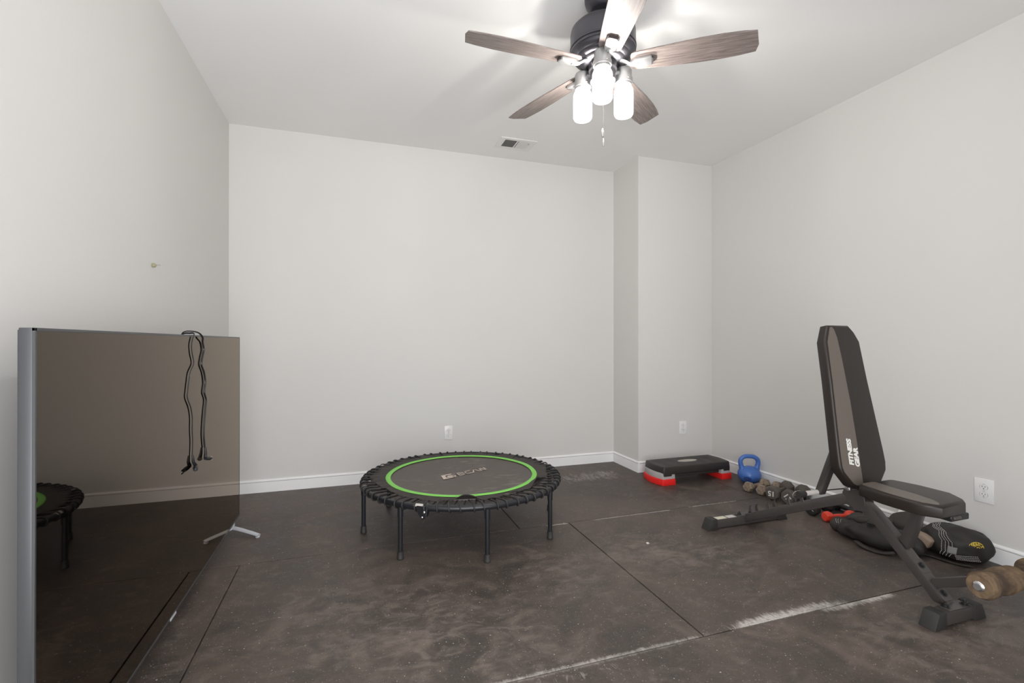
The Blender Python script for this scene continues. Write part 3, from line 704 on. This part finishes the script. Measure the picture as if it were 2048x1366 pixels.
v2 = vinyl('charcoal neoprene dumbbell with a tilted white 15, nearest the bench beam', 'vgrey', '15', rot=R(-48), group='charcoal dumbbells marked 15', tsize=.050); v2.location = (2.976, 2.586, z15 + .003); v2.rotation_euler = (0, 0, R(16))
v3 = vinyl('black dumbbell with a line of white print, under the bench beam', 'vblack', '- -- - --', R0=.050, L=.098, hw=.028, rot=R(-24), group='black dumbbells under the bench', tsize=.020); v3.location = (2.910, 2.352, .0485); v3.rotation_euler = (0, 0, R(6))
v4 = vinyl('black dumbbell lying behind the small red dumbbell', 'vblack', '- - -', R0=.0405, L=.105, hw=.030, rot=R(8), group='black dumbbells under the bench', tsize=.020); v4.location = (3.066, 2.300, .0400); v4.rotation_euler = (0, 0, R(80))
v5 = vinyl('small red vinyl dumbbell lying on the mat in front of the black ones', 'vred', None, R0=.0320, L=.100, hw=.026, name='red_dumbbell', hr=.0125, seg=8); v5.location = (2.908, 2.220, .0300); v5.rotation_euler = (0, 0, R(-12))

# ---------------------------------------------------------------- weight bench
BX = 2.310
wb = thing('weight_bench', 'adjustable weight bench with upright tapered backrest, flat seat and worn foam rollers', 'weight bench', (BX, 1.80, 0))
M['frame'] = mat('satin_charcoal_paint', (.082, .072, .068), .32, .25)
M['vinylb'] = mat('black_leatherette', (.024, .018, .015), .40, spec=.4)
M['vinylg'] = mat('taupe_grey_leatherette', (.135, .112, .095), .42)
for n_ in ('vinylb', 'vinylg'):
    t = NT(M[n_]); t.bump(t.noise(700, 2), .12, .0005)
xn, xf = BX - .025, BX + .025
# one bent tube: low beam rising to the pivot ; rear leg going down
up = [(2.345, .072), (2.001, .249), (1.915, .292), (1.724, .385), (1.69, .394), (1.655, .388)]
lo_ = [(1.655, .325), (1.709, .335), (1.827, .280), (2.074, .158), (2.345, .022)]
b = BM(); prism(b, up + lo_, .05, .004, 2, frame='YZ', at=xn); beam = obj('front_beam', b, 'frame', wb)
b = BM(); prism(b, [(1.70, .382), (1.655, .386), (1.619, .374), (1.575, .346), (1.476, .252), (1.369, .142), (1.285, .056), (1.300, .050), (1.338, .050), (1.432, .147), (1.546, .256), (1.597, .303), (1.643, .328), (1.70, .336)], .05, .004, 2, frame='YZ', at=xn - .001); leg = obj('rear_leg', b, 'frame', wb)
b = BM()
for x in (xn - .006, xf + .001): prism(b, [(1.724, .388), (1.714, .412), (1.640, .425), (1.618, .404), (1.610, .330), (1.66, .322)], .005, .001, 1, frame='YZ', at=x)
br = obj('pivot_bracket', b, 'frame', wb)
b = BM(); lathe(b, [(.013, 0), (.015, .004), (.015, .010), (.010, .014), (0, .015)], 6, MX((xn - .006, 1.690, .420), (0, R(-90), 0))); tube(b, [(xn - .01, 1.690, .420), (xf + .02, 1.690, .420)], .007, 10)
obj('pivot_bolt', b, M['pewter'], br)
# bases
def base_bar(x0, x1, y0, y1, name):
    b = BM(); box(b, (x0 + .03, y0, .008), (x1 - .03, y1, .058), .003, 2); bb = obj(name, b, 'frame', wb)
    for s, xe in ((-1, x0), (1, x1)):
        b = BM(); yo = .005
        A = [(xe, 0), (xe - s * .075, 0), (xe - s * .072, .063), (xe - s * .028, .063)]
        if s > 0: A = A[::-1]
        prism(b, A, (y1 - y0) + 2 * yo, .003, 2, frame='XZ', at=y0 - yo); obj('rubber_foot', b, 'rubber', bb)
    return bb
lb = base_bar(2.004, 2.622, 2.345, 2.395, 'front_base'); rb = base_bar(2.140, 2.455, 1.252, 1.302, 'rear_base')
b = BM(); box(b, (2.085, 2.350, .0580), (2.155, 2.386, .0588)); q = obj('warning_sticker', b, mat('cream_sticker', (.68, .64, .50), .5), lb); q['label'] = 'cream sticker'
b = BM(); box(b, (2.165, 2.350, .0580), (2.225, 2.386, .0587)); q = obj('warning_sticker', b, 'foil', lb); q['label'] = 'grey sticker'
def bolt(x, y, z, r=.009, par=wb, rx=0., m='black'):
    b = BM(); mm = MX((x, y, z), (rx, 0, 0)); lathe(b, [(r * 1.5, 0), (r * 1.5, .002), (r, .002), (r, .009), (r * .55, .010), (r * .5, .018), (0, .019)], 12, mm); return obj('bolt', b, m, par)
b = BM(); box(b, (BX - .060, 2.346, .058), (BX + .060, 2.394, .062), .001, 1); obj('mounting_plate', b, 'frame', lb)
bolt(BX - .043, 2.372, .062); bolt(BX + .043, 2.372, .062)
b = BM(); box(b, (BX - .065, 1.254, .058), (BX + .065, 1.300, .062), .001, 1); obj('mounting_plate', b, 'frame', rb)
bolt(BX - .048, 1.282, .062, .010); bolt(BX + .048, 1.270, .062, .011)
# roller arm, clamped on the leg by a sleeve plate with two bolts
sl = math.atan2(.342 - .056, 1.575 - 1.285); ds = Vector((0, math.cos(sl), math.sin(sl))); nr = Vector((0, -math.sin(sl), math.cos(sl)))
for f0, f1, f in ((.018, .070, .046), (.128, .185, .160)):
    o_ = Vector((BX, 1.285, .056)) + nr * .0005; b = BM()
    box(b, (-.024, f0, 0), (.026, f1, .004), .001, 1, mx=frame_mx(o_, (1, 0, 0), ds))
    sp = obj('clamp_plate', b, 'frame', wb)
    p_ = Vector((BX, 1.285, .056)) + ds * f + nr * .0045; b = BM(); lathe(b, [(.014, 0), (.014, .002), (.009, .002), (.009, .009), (0, .0105)], 12, frame_mx(p_, (1, 0, 0), ds)); obj('bolt', b, 'black', sp)
b = BM(); prism(b, [(1.350, .098), (1.350, .138), (1.220, .207), (1.055, .293), (1.055, .252), (1.219, .166)], .040, .003, 2, frame='YZ', at=BX - .018); arm = obj('roller_arm', b, 'frame', wb)
b = BM(); RY, RZ = 1.072, .276; tube(b, [(2.055, RY, RZ), (2.57, RY, RZ)], .011, 14); obj('axle', b, 'pewter', wb)
def foam_mat():
    m = mat('worn_brown_foam', (.2, .14, .09), .95, spec=.15); t = NT(m); f = t.noise(9, 5, .7, dist=.5)
    t.base(t.mix(t.ramp(f, .35, .68), (.070, .050, .037, 1), (.20, .138, .085, 1))); t.bump(t.noise(160, 3), .5, .002); return m
M['foam'] = foam_mat()
for x0, x1, dz in ((2.068, 2.272, 0), (2.345, 2.555, .006)):
    b = BM(); n = 14; pts = []; rads = []
    pts = [(x0 + .004, RY, RZ)] + [(x0 + (x1 - x0) * i / n, RY, RZ + dz) for i in range(n + 1)] + [(x1 - .004, RY, RZ)]
    rads = [.030] + [.0445 + .0022 * math.sin(i * .9) - (.006 if i in (0, n) else 0) for i in range(n + 1)] + [.030]
    tube(b, pts, .045, 28, rads=rads)
    for v in b.verts: v.co += Vector((0, 1, 1)) * .0016 * noise.noise(v.co * 24)
    fr = obj('foam_roller', b, 'foam', wb, smooth=60); fr['label'] = 'worn brown foam roller'
    b = BM(); xe = x0 if x0 < BX else x1; s = -1 if x0 < BX else 1
    lathe(b, [(.0175, -.003), (.0175, .002), (.012, .007), (0, .009)], 20, MX((xe + s * .001, RY, RZ), (0, R(90 * s), 0))); obj('end_cap', b, 'chrome', fr)
# adjustment hooks on the beam
sb = math.atan2(.385 - .249, 2.001 - 1.724)
for x in (xn - .001, xf - .003):
    for y in (2.300, 2.170, 2.035, 1.950):
        z = .249 + (2.001 - y) * math.tan(sb) * 1.02
        z = .385 - (y - 1.724) * math.tan(sb)
        P = [(y + .014, z - .004), (y + .015, z + .016), (y + .010, z + .034), (y - .006, z + .042), (y - .002, z + .028), (y - .006, z + .014), (y - .014, z - .004)]
        b = BM(); prism(b, P, .004, .0008, 1, frame='YZ', at=x); obj('adjustment_hook', b, 'frame', beam)
# back support strut with its cross tube
b = BM(); prism(b, [(1.886, .338), (1.849, .336), (1.752, .600), (1.790, .606)], .036, .003, 2, frame='YZ', at=BX - .018)
ss = obj('support_strut', b, 'frame', wb)
b = BM(); tube(b, [(2.205, 1.868, .346), (2.325, 1.868, .346)], .0125, 16); q = obj('cross_tube', b, M['foil'], ss)
b = BM(); tube(b, [(2.165, 1.868, .346), (2.206, 1.868, .346)], .0165, 16); obj('tube_cap', b, 'rubber', ss)
b = BM(); tube(b, smooth_path([(2.180, 1.872, .363), (2.158, 1.885, .354), (2.152, 1.890, .330), (2.175, 1.880, .322), (2.20, 1.872, .331)], 5), .0016, 6); obj('retaining_wire', b, 'chrome', ss)
b = BM(); tube(b, smooth_path([(2.330, 1.868, .350), (2.455, 1.82, .362), (2.44, 1.78, .350), (2.415, 1.765, .335)], 5), .003, 8); obj('lanyard', b, 'black', ss)
# seat strut
b = BM(); prism(b, [(1.418, .400), (1.388, .400), (1.437, .226), (1.470, .258)], .05, .003, 2, frame='YZ', at=xn - .001); obj('seat_post', b, 'frame', wb)
b = BM(); prism(b, [(1.585, .404), (1.590, .424), (1.272, .430), (1.262, .414), (1.30, .402)], .045, .002, 1, frame='YZ', at=BX - .022); obj('seat_rail', b, 'frame', wb)
b = BM(); box(b, (BX - .035, 1.268, .404), (BX + .075, 1.318, .430), .003, 1); obj('seat_bracket', b, 'black', wb)
# pads. local frame: x across, y along the pad, z out of its face
def pad(name, outline, thick, m4, dome, label=None):
    b = bmesh.new(); prism(b, outline, thick, 0, mx=None, at=-thick)
    bmesh.ops.bevel(b, geom=[e for e in b.edges if abs((e.verts[0].co - e.verts[1].co).z) < 1e-5 and e.verts[0].co.z > -1e-5], offset=.013, segments=5, affect='EDGES', profile=.5, clamp_overlap=True)
    bmesh.ops.bevel(b, geom=[e for e in b.edges if abs((e.verts[0].co - e.verts[1].co).z) < 1e-5 and e.verts[0].co.z < -thick + 1e-5], offset=.006, segments=2, affect='EDGES', profile=.5, clamp_overlap=True)
    b.transform(m4); return obj(name, b, 'vinylb', wb, smooth=50)
def panel(par, outline, m4, name='grey_panel', lift=.0014):
    b = bmesh.new(); prism(b, outline, lift + .004, 0, at=-.004); bmesh.ops.bevel(b, geom=[e for e in b.edges if abs((e.verts[0].co - e.verts[1].co).z) < 1e-5 and e.verts[0].co.z > 0], offset=.0012, segments=2, affect='EDGES')
    b.transform(m4); q = obj(name, b, 'vinylg', par, smooth=50); q['label'] = 'lighter taupe grey half of the pad'; return q
# backrest: plane through y=1.64 at z=.55, leaning back .174 per metre
dirb = Vector((0, .174, 1)).normalized(); ob = Vector((BX, 1.64, .55)) ; mb = frame_mx(ob, (1, 0, 0), dirb)
def zz(z): return (z - .55) / dirb.z
bo = [(-.078, zz(1.212)), (-.118, zz(1.130)), (-.127, zz(.94)), (-.152, zz(.60)), (-.154, zz(.545)), (-.146, zz(.515)), (-.095, zz(.452)), (-.070, zz(.440)), (.070, zz(.440)), (.098, zz(.452)), (.146, zz(.505)), (.154, zz(.545)), (.152, zz(.60)), (.127, zz(.94)), (.118, zz(1.130)), (.090, zz(1.180)), (.058, zz(1.212))]
bk = pad('backrest', bo, .050, mb, 0)
bl_ = [(-.074, zz(1.200)), (-.105, zz(1.128)), (-.114, zz(.94)), (-.139, zz(.60)), (-.141, zz(.545)), (-.134, zz(.520)), (-.088, zz(.464)), (-.068, zz(.454)), (-.026, zz(.452)), (-.022, zz(.60)), (-.020, zz(.845)), (-.028, zz(1.05)), (-.036, zz(1.150)), (-.048, zz(1.190)), (-.060, zz(1.203))]
gp = panel(bk, bl_, mb)
tm = mb @ MX((-.078, zz(.606), .0016)) @ Matrix.Rotation(R(90), 4, 'Z')
for body, off, xo in (('FITNESS', .0190, .004), ('GEAR', -.0165, -.0235)):
    g = text_bm(body, .0365, .0010, .0019, .18, .93); g.transform(tm @ MX((xo - .005, off - .020, 0), (0, 0, R(-2)))); q = obj('lettering', g, mat('bright_white_print', (.84, .83, .80), .5), bk, smooth=0); q['label'] = 'white lettering up the grey half'
# seat
ms = frame_mx((BX - .022, 1.41, .484), (1, 0, 0), (0, 1, 0))
so = [(-.095, .165), (-.120, .150), (-.142, .04), (-.144, -.06), (-.136, -.110), (-.098, -.160), (.060, -.150), (.090, -.128), (.136, -.060), (.136, .060), (.112, .155), (.095, .168)]
s2 = pad('seat', so, .052, ms, 0)
sp_ = [(-.090, .155), (-.110, .143), (-.130, .038), (-.132, -.058), (-.125, -.105), (-.094, -.146), (-.072, -.135), (-.050, -.100), (-.034, -.03), (-.028, .06), (-.016, .150), (-.03, .157)]
panel(s2, sp_, ms)

# ---------------------------------------------------------------- weighted vest
M['nylon'] = mat('black_nylon', (.020, .017, .015), .62)
M['nylon2'] = mat('dusty_black_nylon', (.040, .034, .029), .7)
M['stitch'] = mat('white_stitching', (.62, .61, .58), .6)
M['yellow'] = mat('yellow_embroidery', (.72, .52, .06), .6)
M['brownp'] = mat('worn_brown_lining', (.27, .20, .15), .6)
wv = thing('weighted_vest', 'crumpled black weighted vest with white stitching and yellow emblem behind the bench leg', 'weighted vest', (2.90, 1.80, 0))
def blob(name, c, r, rot, m, par, e=.62, amp=.012, freq=9, seed=0, sub=34, zmin=.001):
    b = BM(); bmesh.ops.create_uvsphere(b, u_segments=sub * 2, v_segments=sub, radius=1)
    mr = Euler(rot).to_matrix(); sg = lambda v, p: math.copysign(abs(v) ** p, v)
    for v in b.verts:
        p = v.co.copy(); q = Vector((sg(p.x, e) * r[0], sg(p.y, e) * r[1], sg(p.z, e * .95) * r[2]))
        nn = Vector((p.x / r[0], p.y / r[1], p.z / r[2])).normalized()
        o_ = Vector((seed * 3.1, seed * 1.7, seed))
        k = noise.noise(q * freq + o_) + .5 * noise.noise(q * freq * 2.3 + o_) + .35 * (1 - 2 * abs(noise.noise(q * freq * 1.4 + o_ * 2)))
        q += nn * amp * k; q = mr @ q + Vector(c); q.z = max(q.z, zmin); q.x = min(q.x, XR - .016); v.co = q
    bv = BVHTree.FromBMesh(b); o_ = obj(name, b, m, par, smooth=80); return o_, bv
bp, bvb = blob('back_panel', (2.995, 1.655, .078), (.112, .135, .080), (R(-6), R(8), R(-14)), 'nylon', wv, .72, .018, 9, 1)
fp, bvf = blob('front_panel', (2.830, 1.900, .044), (.145, .195, .046), (0, R(4), R(22)), 'nylon', wv, .66, .024, 11, 4)
sh1, _ = blob('shoulder_strap', (3.015, 1.905, .085), (.075, .070, .050), (0, R(-20), R(10)), 'nylon2', wv, .8, .012, 12, 6, 24)
sh2, bvs = blob('shoulder_strap', (2.765, 2.092, .036), (.055, .060, .036), (0, 0, 0), 'nylon2', wv, .85, .008, 12, 8, 24)
fl, bvl = blob('pocket_flap', (2.835, 1.975, .098), (.080, .105, .024), (R(-4), R(6), R(18)), 'nylon2', wv, .7, .012, 16, 9, 24)
fl2, _ = blob('pouch', (2.850, 2.088, .046), (.040, .045, .036), (0, 0, R(20)), 'nylon', wv, .8, .010, 12, 12, 20)
# worn brown lining seen in the fold, white reflective patches
b = BM(); prism(b, [(1.835, .035), (1.742, .020), (1.700, .045), (1.672, .092), (1.720, .112), (1.790, .118)], .05, .012, 3, frame='YZ', at=2.846); q = obj('inner_lining', b, 'brownp', wv); q['label'] = 'worn brown inner lining'
def drape(bv, pts, d=(1, 0, 0), src=2.2, lift=.0015):
    """points given as (y, z) pushed along +x onto the cloth"""
    out = []
    for y, z in pts:
        h = bv.ray_cast(Vector((src, y, z)), Vector(d))
        if h[0] is not None: out.append(h[0] + h[1] * lift)
    return out
def stitches(bv, a, c, n, gap, name, par, r=.0011, nd=26):
    b = BM()
    for k in range(n):
        for i in range(nd):
            f0, f1 = i / nd, (i + .62) / nd
            def P(f):
                i_ = f * (len(a) - 1); j = min(int(i_), len(a) - 2); t = i_ - j
                p = [a[j][q_] + (a[j + 1][q_] - a[j][q_]) * t for q_ in (0, 1)]; o_ = [c[j][q_] + (c[j + 1][q_] - c[j][q_]) * t for q_ in (0, 1)]
                w = k / max(1, n - 1); return (p[0] + (o_[0] - p[0]) * w, p[1] + (o_[1] - p[1]) * w)
            pp = drape(bv, [P(f0), P((f0 + f1) / 2), P(f1)])
            if len(pp) == 3: tube(b, pp, r, 5)
    if b.verts: obj(name, b, 'stitch', par, smooth=60)
stitches(bvb, [(1.735, .150), (1.680, .140), (1.645, .110), (1.640, .060), (1.660, .030)], [(1.715, .158), (1.640, .145), (1.602, .112), (1.598, .062), (1.622, .030)], 4, 0, 'stitching', bp)
stitches(bvb, [(1.592, .052), (1.560, .055), (1.530, .060)], [(1.594, .030), (1.560, .030), (1.530, .034)], 4, 0, 'stitching', bp, nd=14)
stitches(bvs, [(2.085, .058), (2.11, .072)], [(2.04, .050), (2.075, .078)], 4, 0, 'stitching', sh2, nd=6)
# marks that lie on the cloth: drawn flat at a spot of the surface, then laid onto it
class Spot:
    def __init__(s, bv, src, to, tilt=0.):
        d = (Vector(to) - Vector(src)).normalized(); p, n, _, _ = bv.ray_cast(Vector(src), d)
        s.bv, s.p, s.n = bv, p, n
        s.u = Vector((0, -1, 0)); s.u = (s.u - n * s.u.dot(n)).normalized()
        if s.u.dot(Vector((1, 0, 0))) < 0 and abs(n.y) > .7: s.u = -s.u
        s.v = n.cross(s.u); s.v = s.v if s.v.z > 0 else -s.v
        c_, s_ = math.cos(R(tilt)), math.sin(R(tilt)); s.u, s.v = s.u * c_ + s.v * s_, s.v * c_ - s.u * s_
    def at(s, x, y, lift=.001):
        q = s.p + s.u * x + s.v * y + s.n * .04; h, n, _, _ = s.bv.ray_cast(q, -s.n)
        return (h + n * lift) if h is not None else s.p + s.u * x + s.v * y
sp1 = Spot(bvb, (1.740, 0.903, 0.529), (2.900, 1.506, 0.131), 34); b = BM()
def arc(r_, a0, a1, w): tube(b, [sp1.at(r_ * math.cos(R(a0 + (a1 - a0) * i / 18)), r_ * math.sin(R(a0 + (a1 - a0) * i / 18)) - .012) for i in range(19)], w, 6)
arc(.027, 8, 172, .0014); arc(.0130, 12, 168, .0011); arc(.0050, 0, 180, .0018)
for i, ch in enumerate("GOLD'S"):
    a = 150 - i * 24; g = text_bm(ch, .0130, .0005, .0005, mx=Matrix.Translation((.0200 * math.cos(R(a)), .0200 * math.sin(R(a)) - .012, 0)) @ Matrix.Rotation(R(a - 90), 4, 'Z'))
    for v in g.verts: v.co = sp1.at(v.co.x, v.co.y, .0012 + v.co.z)
    merge(b, g)
q = obj('emblem', b, 'yellow', bp, smooth=60); q['label'] = 'round yellow emblem, partly folded under'
sp2 = Spot(bvb, (1.740, 0.972, 0.489), (2.900, 1.619, 0.065)); b = BM(); n_ = 6
vs = [[b.verts.new(sp2.at(-.018 + .036 * i / n_ + .008 * j / n_, -.018 + .034 * j / n_, .0022)) for i in range(n_ + 1)] for j in range(n_ + 1)]
for j in range(n_):
    for i in range(n_): b.faces.new((vs[j][i], vs[j][i + 1], vs[j + 1][i + 1], vs[j + 1][i]))
bmesh.ops.recalc_face_normals(b, faces=b.faces)
q = obj('size_label', b, mat('grey_woven_label', (.24, .24, .235), .6), bp, smooth=60); q['label'] = 'grey woven label'
q.modifiers.new('s', 'SOLIDIFY').thickness = .001
b = BM(); prism(b, [(-.030, -.018), (.026, -.024), (.034, .014), (-.022, .024)], .002, .0006, 1, mx=frame_mx((3.030, 1.925, .130), (.3, -.95, .1), (.5, .1, .75))); q = obj('reflective_patch', b, mat('white_reflective_cloth', (.72, .72, .71), .5), wv); q['label'] = 'white reflective patch'
b = BM(); box(b, (-.016, -.010, 0), (.016, .010, .008), .002, 1, mx=frame_mx((2.752, 1.915, .112), (.25, -1, 0), (.8, .2, .5))); box(b, (-.011, -.012, .006), (.011, -.004, .011), .001, 1, mx=frame_mx((2.752, 1.915, .112), (.25, -1, 0), (.8, .2, .5))); obj('buckle', b, 'black', wv)
b = BM()
for P in ([(2.66, 1.93, .020), (2.64, 1.87, .012), (2.66, 1.80, .008), (2.70, 1.76, .020)], [(2.70, 2.05, .03), (2.69, 1.97, .045), (2.70, 1.88, .050), (2.74, 1.80, .045)], [(2.80, 1.76, .02), (2.86, 1.70, .012), (2.89, 1.60, .008), (2.92, 1.545, .012)]):
    tube(b, smooth_path(P, 5), .014, 10, flat=.28)
obj('webbing_strap', b, 'nylon2', wv)

# ---------------------------------------------------------------- crumbs on the mats
def crumb(loc, r, label, m):
    b = BM(); bmesh.ops.create_icosphere(b, subdivisions=2, radius=r)
    for v in b.verts: v.co = v.co * (1 + .5 * noise.noise(v.co / r * 1.5 + Vector(loc))); v.co.z = max(v.co.z * .6 + r * .5, 0.0003)
    b.transform(Matrix.Translation(loc)); o = obj('paper_crumb', b, m, smooth=40); return tag(o, label, 'crumb')
M['crumb'] = mat('off_white_crumb', (.62, .58, .52), .8)
crumb((1.560, 2.300, 0), .009, 'small off white crumb on the mat between trampoline and bench foot', 'crumb')
